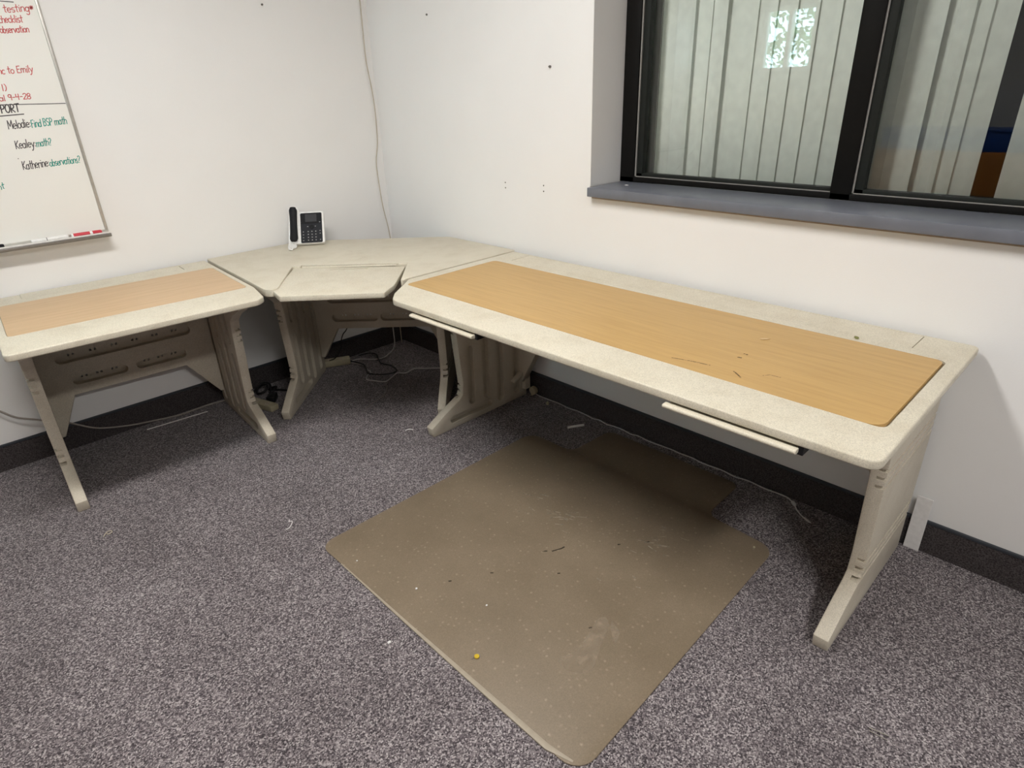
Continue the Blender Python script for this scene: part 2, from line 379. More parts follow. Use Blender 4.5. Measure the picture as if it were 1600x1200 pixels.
# ------------------------------------------------------------------ desks
def leg_panel(fn, parent, a0, a1, inner_is_a1, rear=.04, flare=True):
    """moulded side panel: profile in (d, z), pockets on its inner face, grooves on its outer face"""
    top = H-.024
    front = [(.655, 0), (.664, .045), (.575, .094), (.492, .132), (.470, .152), (.463, .21), (.487, .5), (.497, .555)]
    front += [(.565, .60), (.66, .642), (.69, top)] if flare else [(.505, top)]
    prof = [(rear, 0)] + front + [(rear-.005, top)]
    m = MB().prism(prof, lambda d, z, t: fn(t, d, z), a0, a1)
    inn, out = (a1, a0) if inner_is_a1 else (a0, a1)
    sg = 1 if inn > out else -1
    c1 = MB()
    for A, B, r in (((.412, .105), (.412, .36), .021), ((.412, .445), (.412, .66), .021), ((.318, .105), (.318, .66), .022), ((.225, .055), (.225, .36), .022),
                    ((.225, .43), (.225, .66), .022), ((.115, .06), (.115, .66), .022), ((.30, .047), (.535, .047), .018)):
        c1.prism(capsule(A, B, r), lambda d, z, t: fn(t, d, z), inn-sg*.029, inn+sg*.02)
    c2 = MB(); c3 = MB()
    for z in (.135, .163, .191, .45, .478, .506):
        fd = .463 + (z-.21)*.083 if z > .2 else .466
        c2.prism(rect(-.05, .75, z, z+.011), lambda d, zz, t: fn(t, d, zz), out+sg*.009, out-sg*.02)
        c3.prism(rect(fd-.007, .75, z-.001, z+.010), lambda d, zz, t: fn(t, d, zz), out+sg*.024, out-sg*.02)
    return m.build('leg_panel', M['leg'], parent, .0045, 2, cuts=(c1, c2, c3))


def modesty(fn, parent, a0, a1, d0, caps, zb=.27, slant=(.125, .095), thick=.042):
    top = H-.024; sl_, s2 = slant
    poly = [(a0, top), (a0, .09), (a0+.018, .09), (a0+.018+sl_, zb), (a1-.018-s2, zb), (a1-.018, .09), (a1, .09), (a1, top)]
    m = MB().prism(poly, lambda a, z, t: fn(a, t, z), d0-thick, d0)
    c1 = MB(); c2 = MB()
    for A, B, r in caps:
        c1.prism(capsule(A, B, r), lambda a, z, t: fn(a, t, z), d0-.034, d0+.02)
        n = 6 if B[0]-A[0] > .4 else 3
        for i in range(n):
            for e in (-.009, .009):
                x = A[0] + (B[0]-A[0])*(i+.5)/n + e
                c2.prism(rect(x-.004, x+.004, A[1]-.002, A[1]+.008), lambda a, z, t: fn(a, t, z), d0-.06, d0+.02)
    return m.build('modesty_panel', M['leg'], parent, .002, 1, cuts=(c1, c2))


def desk(name, label, loc, rz, fn, L, poly, radii, inlay, inlay_gap, trough, legs, caps, wood, md):
    e = empty(name, loc, rz); tag(e, label, 'desk', None)
    P = rounded(poly, radii); F = lambda s, d, z: fn(s, d, z)
    (i0, i1, j0, j1) = inlay; (t0, t1, u0, u1) = trough
    c1 = MB().prism(rounded(rect(i0, i1, j0, j1), .022), F, H-.010, H+.02)
    c2 = MB().prism(rect(t0, t1, u0, u1), F, H-.005, H+.02)
    top = MB().prism(P, F, H-.024, H).build('desktop', M['plastic'], e, .0045, 3, cuts=(c1, c2))
    g = .0012
    ov = MB().prism(rounded(rect(i0+g, i1-g-inlay_gap, j0+g, j1-g), [.021, .022, .036 if inlay_gap else .021, .021]), F, H-.010, H+.0004).build('laminate_inlay', wood, e, .0006, 1)
    MB().prism(rect(t0+.003, t1-.003, u0+.0008, u1-.0008), F, H-.005, H).build('trough_cover', M['plastic'], e, .0006, 1)
    for (a0, a1, inner1, rear) in legs: leg_panel(F, e, a0, a1, inner1, rear)
    modesty(F, e, md[0], md[1], md[2], caps, slant=md[3])
    return e, ov


OL = (-1.1012, 0, 0); OR = (0, -1.0923, 0)
fnL = lambda s, d, z: (-s, -d, z)
fnR = lambda s, d, z: (-d, -s, z)
LL = .856
dl, inlL = desk('writing_desk', 'short cream plastic desk with beech inlay under the whiteboard', OL, -.0594, fnL, LL,
          [(0, .027), (0, .69), (.022, .855), (.055, .886), (LL, .886), (LL, .064)], [.01, .05, .03, .03, .022, .012],
          (.0199, .829, .2088, .6756), .0, (.122, .745, .052, .152),
          [(.033, .074, True, .045), (.785, .827, False, .085)],
          [((.18, .443), (.69, .443), .022), ((.22, .333), (.40, .333), .02), ((.475, .333), (.655, .333), .02)], M['woodL'], (.072, .787, .108, (.125, .085)))
LR = 1.880
dr, inlR = desk('long_desk', 'long cream plastic desk with honey wood inlay under the window', OR, .0073, fnR, LR,
          [(0, .034), (0, .655), (.032, .695), (.122, .812), (.185, .866), (LR, .866), (LR, .034)], [.01, .05, .05, .05, .06, .03, .02],
          (.0558, 1.8405, .2115, .7099), .0055, (.115, 1.7445, .048, .165),
          [(.031, .074, True, .045), (1.784, 1.826, False, .045)],
          [((.25, .443), (.84, .443), .022), ((1.04, .443), (1.62, .443), .022), ((.30, .333), (.55, .333), .02), ((1.30, .333), (1.55, .333), .02)], M['woodR'], (.072, 1.786, .095, (.10, .07)))
# pull-out shelves under the long desk
for s0, s1 in ((.305, .65), (1.382, 1.720)):
    b_ = MB().prism(rect(s0+.004, s1-.004, .45, .862), fnR, H-.045, H-.037).build('pull_out_shelf', M['plastic'], dr)
    MB().prism(capsule((.863, H-.0355), (.874, H-.0355), .0058), lambda d, z, t: fnR(t, d, z), s0, s1).build('shelf_lip', M['plastic'], b_, .001, 1)
    MB().prism(rect(s1-.002, s1+.010, .60, .862), fnR, H-.046, H-.0245).build('slide_bracket', M['blk'], b_)
    MB().prism(rect(s0-.010, s0+.002, .60, .825), fnR, H-.046, H-.0245).build('slide_bracket', M['blk'], b_)
# cable hook moulded on the rear of the left panel
hk = MB().prism(rect(.04, .075, .045, .14), lambda d, z, t: fnR(t, d, z), .074, .098).prism(capsule((.07, .155), (.15, .115), .008), lambda d, z, t: fnR(t, d, z), .074, .10)
hk.build('cable_hook', M['leg'], dr, .002)
# scuffs in the honey laminate
def ribbon(pts, w, z, name, mat, parent, sub):
    m = MB(); P = [Vector((x, y, z)) for x, y in pts]
    for i in range(len(P)-1):
        d = (P[i+1]-P[i]).normalized(); n = Vector((-d.y, d.x, 0))*w/2
        m.add([P[i]-n, P[i+1]-n, P[i+1]+n, P[i]+n, P[i]-n+Vector((0, 0, .0002)), P[i+1]-n+Vector((0, 0, .0002)), P[i+1]+n+Vector((0, 0, .0002)), P[i]+n+Vector((0, 0, .0002))],
              [(3, 2, 1, 0), (4, 5, 6, 7), (0, 1, 5, 4), (1, 2, 6, 5), (2, 3, 7, 6), (3, 0, 4, 7)])
    return m.build(name, mat, parent, smooth=False)
W2R = lambda x, y: (x, y+1.0923)
zt = H+.00045
for pts, w in (([(-.669, -2.367), (-.655, -2.42), (-.647, -2.475)], .0035), ([(-.641, -2.54), (-.652, -2.555), (-.668, -2.575)], .004),
               ([(-.546, -2.502), (-.544, -2.514)], .006), ([(-.513, -2.504), (-.512, -2.516)], .006), ([(-.618, -2.61), (-.602, -2.622), (-.6, -2.65)], .002)):
    ribbon([W2R(*p) for p in pts], w, zt, 'scuff', M['scratch'], inlR, 0)

# corner unit ------------------------------------------------------------
OC = Vector((-.60, -.60, 0)); cu = empty('corner_desk', OC); tag(cu, 'cream corner desk with drop-in keyboard shelf carrying the phone', 'desk')
CX = lambda x, y, z: (x-OC.x, y-OC.y, z)
UV = lambda v, d, z: CX((-(d+.43)+v)/2**.5, (-(d+.43)-v)/2**.5, z)
cp = [(-1.086, -.012), (-.575, -.012), (-.014, -.573), (-.014, -1.083), (-.655, -1.087), (-.703, -1.104), (-.497, -.868), (-.866, -.481), (-1.078, -.778), (-1.112, -.797), (-1.131, -.765)]
MB().prism(rounded(cp, [.012, .05, .05, .012, .02, .022, .012, .012, .022, .022, .022]), CX, H-.03, H+.001).build('desktop', M['plastic'], cu, .0045, 3)
leg_panel(lambda a, d, z: UV(a, d, z), cu, -.412, -.372, True, .04)
leg_panel(lambda a, d, z: UV(a, d, z), cu, .358, .398, False, .04)
modesty(lambda a, d, z: UV(a, d, z), cu, -.372, .358, .075,
        [((-.27, .432), (.25, .432), .022), ((-.255, .325), (-.045, .325), .024), ((.015, .325), (.225, .325), .024)], zb=.262, slant=(.10, .08))
kp = [(-.877, -.507), (-.527, -.892), (-.733, -1.106), (-.824, -1.168), (-1.128, -.888), (-1.110, -.797), (-1.093, -.762), (-1.067, -.752)]
cut = MB().prism(capsule((-.779, -.673), (-.661, -.784), .006), CX, H-.013, H+.03)
ks = MB().prism(rounded(kp, [.006, .006, .012, .008, .008, .008, .008, .006]), CX, H-.028, H-.005).build('keyboard_shelf', M['plastic'], cu, .004, 2, cuts=(cut,))
MB().tube([CX(-.851, -.541, H-.004), CX(-.545, -.850, H-.004)], .005, 8).build('hinge_rod', M['plastic'], ks)
for (x, y) in ((-.861, -.512), (-.519, -.866)):
    d = Vector((.686, -.728)); n = Vector((-.728, -.686))
    q = [Vector((x, y))+d*i*.02+n*j*.013 for i, j in ((-1, -1), (1, -1), (1, 1), (-1, 1))]
    MB().prism([tuple(p) for p in q], CX, H-.02, H+.003).build('hinge_block', M['plastic'], ks, .002)

# ------------------------------------------------------------------ chair mat
OM = Vector((-.85, -2.05, 0)); mp = [(-1.402, -1.478), (-.325, -1.474), (-.322, -1.715), (-.066, -1.728), (-.062, -2.362), (-.318, -2.37), (-.333, -2.632), (-1.388, -2.662)]
MX = lambda x, y, z: (x-OM.x, y-OM.y, z)
cm = MB().prism(rounded(mp, [.05, .06, .045, .04, .04, .045, .06, .06], 7), MX, .0005, .0045).build('chair_mat', M['mat'], None, .002, 2)
cm.location = OM; tag(cm, 'brown translucent vinyl chair mat with a lip reaching under the long desk', 'mat')
edge = MB().tube([MX(x, y, .0038) for x, y in ((-1.4, -1.62), (-1.397, -2.0), (-1.392, -2.35), (-1.388, -2.56), (-1.372, -2.628))], [.002, .005, .008, .009, .003], 6)
edge.v = [(x, y, max(.0005, z if z < .0045 else .0045+(z-.0045)*.35)) for x, y, z in edge.v]
edge.build('bevel_highlight', plain('pale mat edge highlight', (.36, .31, .24), .5), cm)  # highlight along the mat's bevel, put into a paler colour
def blob(pts, name, mat, parent, conv, z):
    m = MB(); m.prism(rounded([conv(*p) for p in pts], .012, 4), XYZ, z, z+.0002); return m.build(name, mat, parent, smooth=False)
mx2 = lambda x, y: (x-OM.x, y-OM.y)
blob([(-1.185, -2.405), (-1.19, -2.45), (-1.172, -2.485), (-1.135, -2.497), (-1.085, -2.476), (-1.03, -2.452), (-.985, -2.436), (-.962, -2.408), (-.985, -2.395), (-1.04, -2.408), (-1.085, -2.42), (-1.13, -2.425)], 'rubbed_patch', M['rub'], cm, mx2, .0046)
blob([(-.985, -2.44), (-.96, -2.425), (-.985, -2.475), (-1.03, -2.492), (-1.02, -2.475)], 'rubbed_patch', M['rub'], cm, mx2, .0046)
rs = random.Random(11)
for (x, y), n, sp in (((-.69, -2.03), 12, .075), ((-.575, -2.35), 12, .07), ((-.76, -1.88), 6, .06), ((-.78, -2.3), 4, .08)):
    for i in range(n):
        px, py = x+rs.gauss(0, sp*.6), y+rs.gauss(0, sp); a = math.radians(-68+rs.gauss(0, 14)); l = rs.uniform(.015, .045)
        ribbon([mx2(px, py), mx2(px+l*math.cos(a), py+l*math.sin(a))], rs.uniform(.002, .0045), .0046, 'scrape', M['scrape'], cm, 0)
ribbon([mx2(-.862, -2.094), mx2(-.83, -2.108), mx2(-.815, -2.11)], .005, .0046, 'smudge', M['smut'], cm, 0)
ribbon([mx2(-.885, -2.07), mx2(-.872, -2.082)], .005, .0046, 'smudge', M['smut'], cm, 0)
for x, y in ((-1.035, -2.398), (-.68, -2.235), (-.6, -2.30), (-.93, -2.18), (-1.2, -1.95), (-1.08, -2.02)):
    ribbon([mx2(x, y), mx2(x+.008, y-.006)], .005, .0046, 'smudge', M['smut'], cm, 0)

# ------------------------------------------------------------------ whiteboard
WX0, WX1, WZ0, WZ1 = -2.68, -1.462, .933, 2.13
wb = empty('whiteboard', (WX1, 0, WZ0)); tag(wb, 'framed whiteboard with red and teal handwriting on the left wall', 'whiteboard')
BX = lambda x, z, y: (x-WX1, y, z-WZ0)
MB().box(WX0+.008-WX1, -.008, -.016, 0, .008, WZ1-WZ0-.008).build('writing_surface', M['board'], wb)
f = MB()
for x0, x1, z0, z1 in ((WX0, WX1, WZ0, WZ0+.012), (WX0, WX1, WZ1-.012, WZ1), (WX0, WX0+.012, WZ0+.012, WZ1-.012), (WX1-.012, WX1, WZ0+.012, WZ1-.012)):
    f.box(x0-WX1, x1-WX1, -.022, 0, z0-WZ0, z1-WZ0)
f.build('board_frame', M['alu'], wb, .002)
MB().prism([(-.022, .0), (-.066, .0), (-.068, .012), (-.064, .012), (-.062, .004), (-.022, .004)], lambda y, z, t: (t, y, z-.004), -1.2, -.002).build('marker_tray', M['white'], wb, .0008, 1)
MB().prism([(-.068, -.013), (-.072, -.010), (-.072, .001), (-.068, .0025)], lambda y, z, t: (t, y, z), -1.2, -.003).build('tray_lip', M['lip'], wb, .0008, 1)

# a single-stroke hand: glyph = width, strokes; x-height 6, ascender 10, descender -4
def arc(cx, cy, rx, ry, a0, a1, n=9): return [(cx+rx*math.cos(math.radians(a0+(a1-a0)*i/n)), cy+ry*math.sin(math.radians(a0+(a1-a0)*i/n))) for i in range(n+1)]
O = arc(2.4, 3, 2.2, 3, 60, 420)
G = {
 'a': (5.4, [arc(2.3, 3, 2.1, 3, 50, 400), [(4.4, 6), (4.4, .8), (5, .2)]]), 'b': (5, [[(.6, 10), (.6, .2)], arc(2.5, 3, 1.9, 3, 150, -170)]),
 'c': (4.4, [arc(2.4, 3, 2.1, 3, 50, 310)]), 'd': (5.2, [arc(2.3, 3, 2.1, 3, 50, 400), [(4.4, 10), (4.4, .2)]]), 'e': (4.8, [[(.4, 3.1), (4.4, 3.3)] + arc(2.4, 3, 2.0, 3, 15, 315)]),
 'h': (5, [[(.7, 10), (.7, 0)], [(.7, 3.6)] + arc(2.6, 4, 1.8, 2, 150, 0) + [(4.4, 0)]]), 'i': (2.2, [[(1, 6), (1, .4), (1.6, 0)], [(1, 8.2), (1.2, 8.6)]]),
 'k': (5, [[(.8, 10), (.8, 0)], [(4, 6), (.9, 2.8), (4.4, 0)]]), 'l': (2.2, [[(1, 10), (1, .5), (1.7, 0)]]), 'm': (7.6, [[(.6, 6), (.6, 0)], [(.6, 3.8)] + arc(2.1, 4, 1.5, 2, 150, 0) + [(3.6, 0)], [(3.6, 3.8)] + arc(5.2, 4, 1.6, 2, 150, 0) + [(6.8, 0)]]),
 'n': (5, [[(.6, 6), (.6, 0)], [(.6, 3.8)] + arc(2.5, 4, 1.8, 2, 150, 0) + [(4.3, 0)]]), 'o': (5, [O]), 'r': (4, [[(.7, 6), (.7, 0)], [(.7, 3.6)] + arc(2.4, 4, 1.7, 2, 150, 40)]),
 's': (4.2, [arc(2.1, 4.5, 1.5, 1.5, 40, 250, 7) + arc(2.1, 1.5, 1.6, 1.5, 80, -140, 7)]), 't': (4, [[(1.9, 10), (1.9, .8), (3, 0)], [(.2, 6.4), (3.8, 6.6)]]),
 'u': (5, [[(.6, 6), (.6, 2)] + arc(2.4, 2, 1.8, 2, 180, 360) + [(4.2, 6), (4.2, 0)]]), 'v': (4.6, [[(.3, 6), (2.2, 0), (4.2, 6)]]), 'y': (5, [[(.5, 6), (2.4, 1)], [(4.4, 6), (2.2, -2.5), (1, -4), (.2, -3.4)]]),
 'g': (5, [arc(2.3, 3, 2.0, 3, 50, 400), [(4.3, 6), (4.3, -2)] + arc(2.6, -2.4, 1.7, 1.9, 0, -160)]),
 'E': (5.4, [[(4.6, 10), (.8, 9.8), (.8, .2), (4.8, 0)], [(.8, 5.2), (4, 5.4)]]), 'M': (7.6, [[(.6, 0), (1, 10), (3.6, 3), (6.4, 10), (6.9, 0)]]), 'F': (5, [[(4.6, 10), (.8, 9.7), (.8, 0)], [(.8, 5.2), (3.8, 5.4)]]),
 'B': (5.6, [[(.8, 0), (.8, 10)] + arc(2.2, 7.6, 2.1, 2.4, 90, -90) + arc(2.4, 2.6, 2.5, 2.6, 90, -90) + [(.8, 0)]]), 'S': (5.4, [arc(2.7, 7.5, 2.0, 2.4, 40, 260, 8) + arc(2.7, 2.5, 2.2, 2.5, 85, -140, 8)]),
 'P': (5.4, [[(.8, 0), (.8, 10)] + arc(2.2, 7.4, 2.5, 2.6, 90, -90) + [(.8, 4.8)]]), 'K': (5.6, [[(.8, 10), (.8, 0)], [(5, 10), (1, 4.6), (5.2, 0)]]), 'O': (6.6, [arc(3.2, 5, 2.7, 5, 80, 440, 14)]),
 'R': (5.8, [[(.8, 0), (.8, 10)] + arc(2.2, 7.4, 2.5, 2.6, 90, -90) + [(1, 4.8), (5.2, 0)]]), 'T': (5.6, [[(.2, 9.8), (5.6, 10)], [(2.9, 9.8), (2.9, 0)]]), 'U': (6.2, [[(.7, 10), (.7, 3)] + arc(3, 3, 2.3, 3, 180, 360) + [(5.3, 10)]]),
 '9': (5, [arc(2.4, 7.2, 1.9, 2.6, 20, 380), [(4.3, 9), (4.2, 0)]]), '4': (5, [[(.8, 10), (.6, 5), (4.2, 5.2)], [(3.8, 10), (3.8, 0)]]), '2': (5, [arc(2.4, 7.6, 2, 2.4, 160, -20, 8) + [(.4, .2), (4.8, .1)]]),
 '8': (5, [arc(2.4, 7.5, 1.8, 2.4, -90, 270) + arc(2.4, 2.5, 2.1, 2.5, 90, 450)]), '1': (2.4, [[(1.2, 10), (1.2, 0)]]), '-': (4.2, [[(.6, 5), (3.6, 5.1)]]), ':': (2, [[(.9, 1), (1.1, 1.5)], [(.9, 5), (1.1, 5.5)]]),
 '?': (4.6, [arc(2.2, 7.8, 1.9, 2.2, 170, -60, 8) + [(2, 3.6), (2, 2.6)], [(2, .6), (2.1, .1)]]), ')': (2.6, [arc(-.6, 4.5, 2.6, 6.2, 60, -60, 8)]), '*': (4.6, [[(.6, 3), (4, 7)], [(.6, 7), (4, 3)], [(2.3, 2.4), (2.3, 7.6)], [(.2, 5), (4.4, 5)]]), ' ': (3.2, []), '(': (2.6, [arc(3.2, 4.5, 2.6, 6.2, 120, 240, 8)]), "'": (1.5, [[(.7, 9), (.9, 10)]])}
def write(text, p0, p1, cap, mat, w=.0029, rise=0, y=-.0163):
    tot = sum(G[c][0] for c in text); L = math.hypot(p1[0]-p0[0], p1[1]-p0[1]); kx = L/tot; kz = cap/10
    dx, dz = (p1[0]-p0[0])/L, (p1[1]-p0[1])/L; m = MB(); cur = 0; rr = random.Random(len(text)*7)
    for c in text:
        gw, strokes = G[c]; jy = rr.uniform(-.4, .4)
        for st in strokes:
            q = []
            for gx, gy in st:
                X = (cur+gx)*kx + (gy*kz)*.10; Z = (gy+jy)*kz
                q.append(Vector((p0[0]+X*dx - Z*dz*0, p0[1]+X*dz+Z)))
            for i in range(len(q)-1):
                d = q[i+1]-q[i]
                if d.length < 1e-6: continue
                d.normalize(); n = Vector((-d.y, d.x))*w/2; e = d*w*.3
                cs = [q[i]-n-e, q[i+1]-n+e, q[i+1]+n+e, q[i]+n-e]
                m.add([BX(p.x, p.y, y-.0001*(i % 2)) for p in cs], [(0, 1, 2, 3)])
        cur += gw
    return m.build('handwriting', mat, wb, smooth=False)
R_, K_, T_ = M['ired'], M['iblk'], M['itl']
write('testing*', (-1.582, 1.757), (-1.486, 1.767), .024, R_)
write('checklist', (-1.607, 1.723), (-1.531, 1.729), .023, R_)
write('observation', (-1.613, 1.690), (-1.521, 1.696), .022, R_)
write('- ', (-1.606, 1.752), (-1.588, 1.753), .02, K_)
write('nc to Emily', (-1.662, 1.553), (-1.549, 1.561), .023, R_)
write('1)', (-1.669, 1.497), (-1.651, 1.498), .022, R_)
write('val 9-4-28', (-1.699, 1.461), (-1.584, 1.467), .02, R_)
write('SUPPORT', (-1.738, 1.4155), (-1.634, 1.4245), .028, K_, .004)
write('Melodie:', (-1.690, 1.362), (-1.615, 1.367), .030, K_)
write('Find BSP math', (-1.614, 1.365), (-1.491, 1.372), .027, T_)
write('Kealey:', (-1.688, 1.292), (-1.620, 1.295), .029, K_)
write('math?', (-1.619, 1.293), (-1.566, 1.297), .026, T_)
write('Katherine:', (-1.688, 1.213), (-1.597, 1.219), .030, K_)
write('observations?', (-1.596, 1.218), (-1.486, 1.223), .026, T_)
write("'", (-1.697, 1.237), (-1.690, 1.237), .02, K_, .0025)
write('nt', (-1.788, 1.147), (-1.766, 1.152), .022, T_)
def rule(p0, p1, w, mat):
    m = MB(); m.prism(rect(0, 1, -.5, .5), lambda a, b_, t: BX(p0[0]+(p1[0]-p0[0])*a, p0[1]+(p1[1]-p0[1])*a+b_*w, t), -.0162, -.0165); m.build('ruled_line', mat, wb, smooth=False)
rule((-1.95, 1.4515), (-1.475, 1.447), .0028, K_); rule((-1.80, 1.405), (-1.624, 1.414), .0035, K_); rule((-1.70, 1.797), (-1.541, 1.793), .003, K_)
# markers on the tray
def marker(x0, x1, body, capm, label, cap_right=True, band=None):
    z = WZ0+.0095; e = empty('marker', ((x0+x1)/2, -.050, z)); tag(e, label, 'marker', 'markers lying on the whiteboard tray'); L = x1-x0; h = L/2
    s_ = 1 if cap_right else -1; R = .0088
    MB().tube([(-h*s_, 0, 0), (-h*s_*.96, 0, 0), (h*.38*s_, 0, 0)], [R*.8, R, R], 12).build('barrel', body, e)
    MB().tube([(h*.38*s_, 0, 0), (h*.4*s_, 0, 0), (h*.94*s_, 0, 0), (h*s_, 0, 0)], [R*.9, R*1.06, R*1.0, R*.75], 12).build('marker_cap', capm, e)
    if band: MB().tube([(-h*s_*band[1], 0, 0), (-h*s_*band[0], 0, 0)], R*1.03, 12, False).build('label_band', band[2], e)
marker(-1.607, -1.494, M['white'], M['red'], 'white dry erase marker with red label and red cap at the tray corner', True, (-.20, .88, M['red']))
marker(-1.748, -1.618, M['white'], M['white'], 'plain white dry erase marker in the middle of the tray', False, (-.2, -.16, M['steel']))
marker(-1.965, -1.838, M['white'], M['blk'], 'white dry erase marker with black cap at the left of the tray', True)

# ------------------------------------------------------------------ desk phone
px = Vector((.809, -.588, 0))
ph = empty('desk_phone', (-.623, -.155, H+.0015), math.atan2(px.y, px.x)); tag(ph, 'white and black office telephone standing on the corner desk', 'telephone')
TL = math.radians(52); fo = lambda x, h, t: (x, math.cos(TL)*h*1.11 + math.sin(TL)*t*-1, math.sin(TL)*h*1.11 + math.cos(TL)*t)
# body: outline in the tilted face plane, thickness t in front of it
yb = .028
bd = [(-.0915, .008), (.0915, .008), (.0915, .172), (-.031, .172), (-.037, .198), (-.0875, .198)]
MB().prism(rounded(bd, [.01, .01, .012, .004, .012, .012]), lambda x, h, t: fo(x, h, t), -.012, .012).build('phone_body', M['white'], ph, .003, 2)
MB().prism([(.035, .0), (.135, .0), (.112, .115), (.098, .115)], lambda y, z, t: (t, y, z), -.06, .06).build('stand', M['white'], ph, .003)
fp = MB().prism(rounded(rect(-.028, .0815, .010, .163), .006), fo, .0121, .0135).build('faceplate', M['dark'], ph, .0005, 1)
MB().prism(rounded(rect(-.0278, .0813, .1065, .1625), .006), fo, .0135, .0142).build('glossy_panel', M['blk'], ph)
MB().prism(rounded(rect(-.003, .055, .117, .156), .002), fo, .0142, .0147).build('screen', M['screen'], ph)
MB().prism(arc(.0282, .0905, .0115, .0115, 0, 345, 23), fo, .0135, .0165).build('navigation_button', M['blk'], ph, .001, 1)
for r in range(4):
    for c in range(3):
        x, h = .0100+c*.0192, .0655-r*.0148
        k = MB().prism(rounded(rect(x-.0065, x+.0065, h-.0048, h+.0048), .002), fo, .0135, .0152).build('key', M['key'], ph)
        MB().prism(rect(x-.002, x+.002, h-.001, h+.003), fo, .0152, .0154).build('key_print', M['keyp'], k)
for x, h in ((-.0148, .0655), (-.0148, .0507), (-.0148, .0359), (-.0148, .0211), (.0705, .0685), (.0705, .0545), (.0705, .0225), (.0085, .092), (.0475, .092), (.0705, .113)):
    k = MB().prism(rounded(rect(x-.005, x+.005, h-.004, h+.004), .0018), fo, .0135, .0152).build('key', M['key'], ph)
    MB().prism(rect(x-.0025, x+.0025, h-.001, h+.0015), fo, .0152, .0154).build('key_print', M['keyp'], k)
hs = MB(); sec = []
N = 14
for i in range(N+1):
    t = i/N; h = .018+.170*t; bulge = .020+.012*(abs(2*t-1)**3); w = .0212*(1-.14*math.sin(math.pi*t))
    e_ = 1 if 0 < i < N else .72
    sec.append([(-.0618+w*e_*math.cos(a)*(1 if abs(math.cos(a)) < .8 else 1), h, .0105+bulge*.45+(bulge*.45)*e_*math.sin(a)) for a in [2*math.pi*k/14 for k in range(14)]])
v = [fo(x - .0, h, t) for ring in sec for x, h, t in ring]
f = [(i*14+k, i*14+(k+1) % 14, (i+1)*14+(k+1) % 14, (i+1)*14+k) for i in range(N) for k in range(14)] + [tuple(range(14)), tuple(range(N*14, N*14+14))]
hs.add(v, f).build('handset', M['blk'], ph, angle=60)
co = MB(); pts = []
path = smooth_path([fo(-.068, .008, .02), (-.082, -.030, .014), (-.052, -.036, .012), (-.080, -.052, .012), (-.050, -.060, .012), (-.074, -.076, .011), (-.062, -.090, .010)], 22)
for i, p in enumerate(path):
    a = i*1.25; pts.append(p + Vector((math.cos(a)*.0065, math.sin(a)*.005, math.sin(a)*.0065)))
co.tube(pts, .0024, 5).build('coiled_cord', M['white'], ph)

# ------------------------------------------------------------------ cables and small things on the floor
def cable(name, label, pts, r, mat, n=4, seg=6, cat='cable'):
    P = smooth_path(pts, n); base = Vector(pts[0]); m = MB().tube([p-base for p in P], r, seg)
    o = m.build(name, mat, None, angle=80); o.location = base; return tag(o, label, cat)
cable('wall_cable', 'thin cream cord hanging down the wall in the room corner', [(-.035, -.006, CEIL), (-.034, -.006, 2.2), (-.037, -.006, 1.886), (-.04, -.006, 1.749), (-.042, -.006, 1.607), (-.027, -.006, 1.47), (-.022, -.006, 1.348), (-.03, -.006, 1.2), (-.053, -.006, 1.095), (-.052, -.006, .982), (-.043, -.006, .844), (-.018, -.006, .664), (-.02, -.006, .4), (-.03, -.02, .13), (-.05, -.05, .004)], .0028, M['cream'])
cable('network_cable', 'grey cable drooping along the left wall behind the short desk', [(-2.9, -.012, .9), (-2.4, -.012, .62), (-2.15, -.02, .37), (-2.056, -.03, .278), (-2.032, -.03, .25), (-2.005, -.03, .226), (-1.945, -.03, .193), (-1.9, -.022, .165), (-1.86, -.016, .142), (-1.809, -.018, .106), (-1.777, -.018, .082), (-1.73, -.018, .058), (-1.628, -.02, .03), (-1.517, -.022, .013), (-1.40, -.035, .005), (-1.238, -.03, .005), (-1.12, -.06, .005), (-1.04, -.10, .005)], .0045, M['greyc'])
fx = lambda L, z=.004, c=-.016: [(min(x, c), y, z) for x, y in L]
under = [(-.02, -1.222), (-.02, -1.3), (-.017, -1.372), (-.024, -1.436), (-.017, -1.488), (-.02, -1.545), (-.027, -1.594), (-.018, -1.629), (-.027, -1.676), (-.02, -1.712), (-.018, -1.765), (-.026, -1.817), (-.017, -1.848), (-.024, -1.917), (-.017, -2.022), (-.02, -2.066), (-.016, -2.129), (-.024, -2.178), (-.017, -2.259), (-.025, -2.324), (-.016, -2.375), (-.022, -2.451), (-.018, -2.499), (-.02, -2.536), (-.043, -2.569), (-.075, -2.597), (-.098, -2.627), (-.105, -2.643)]
o = cable('power_cable', 'thin white cord running along the baseboard under the long desk', [(-.03, -1.205, .03)] + fx(under), .0026, M['whitec'])
b0 = Vector((-.03, -1.205, .03))
MB().tube([Vector(p)-b0 for p in ((-.034, -2.558, .005), (-.038, -2.563, .006), (-.048, -2.574, .006), (-.053, -2.579, .005))], [.003, .007, .007, .003], 8).build('ferrite_bead', M['whitec'], o)
MB().tube([Vector(p)-b0 for p in ((-.098, -2.628, .004), (-.105, -2.643, .004), (-.109, -2.652, .004), (-.112, -2.66, .004))], [.003, .0042, .004, .002], 8).build('plug_tip', M['whitec'], o)
pg = empty('power_plug', (-.028, -1.2, 0)); tag(pg, 'small white plug adapter lying at the baseboard beside the long desk leg', 'plug')
MB().tube([(.012, -.002, .03), (.006, -.004, .03), (-.012, -.004, .028), (-.018, -.004, .028)], [.014, .022, .022, .012], 12).build('plug_body', M['beige'], pg)
MB().box(-.014, -.004, -.004, .006, 0, .012).build('plug_prong', M['beige'], pg, .002)
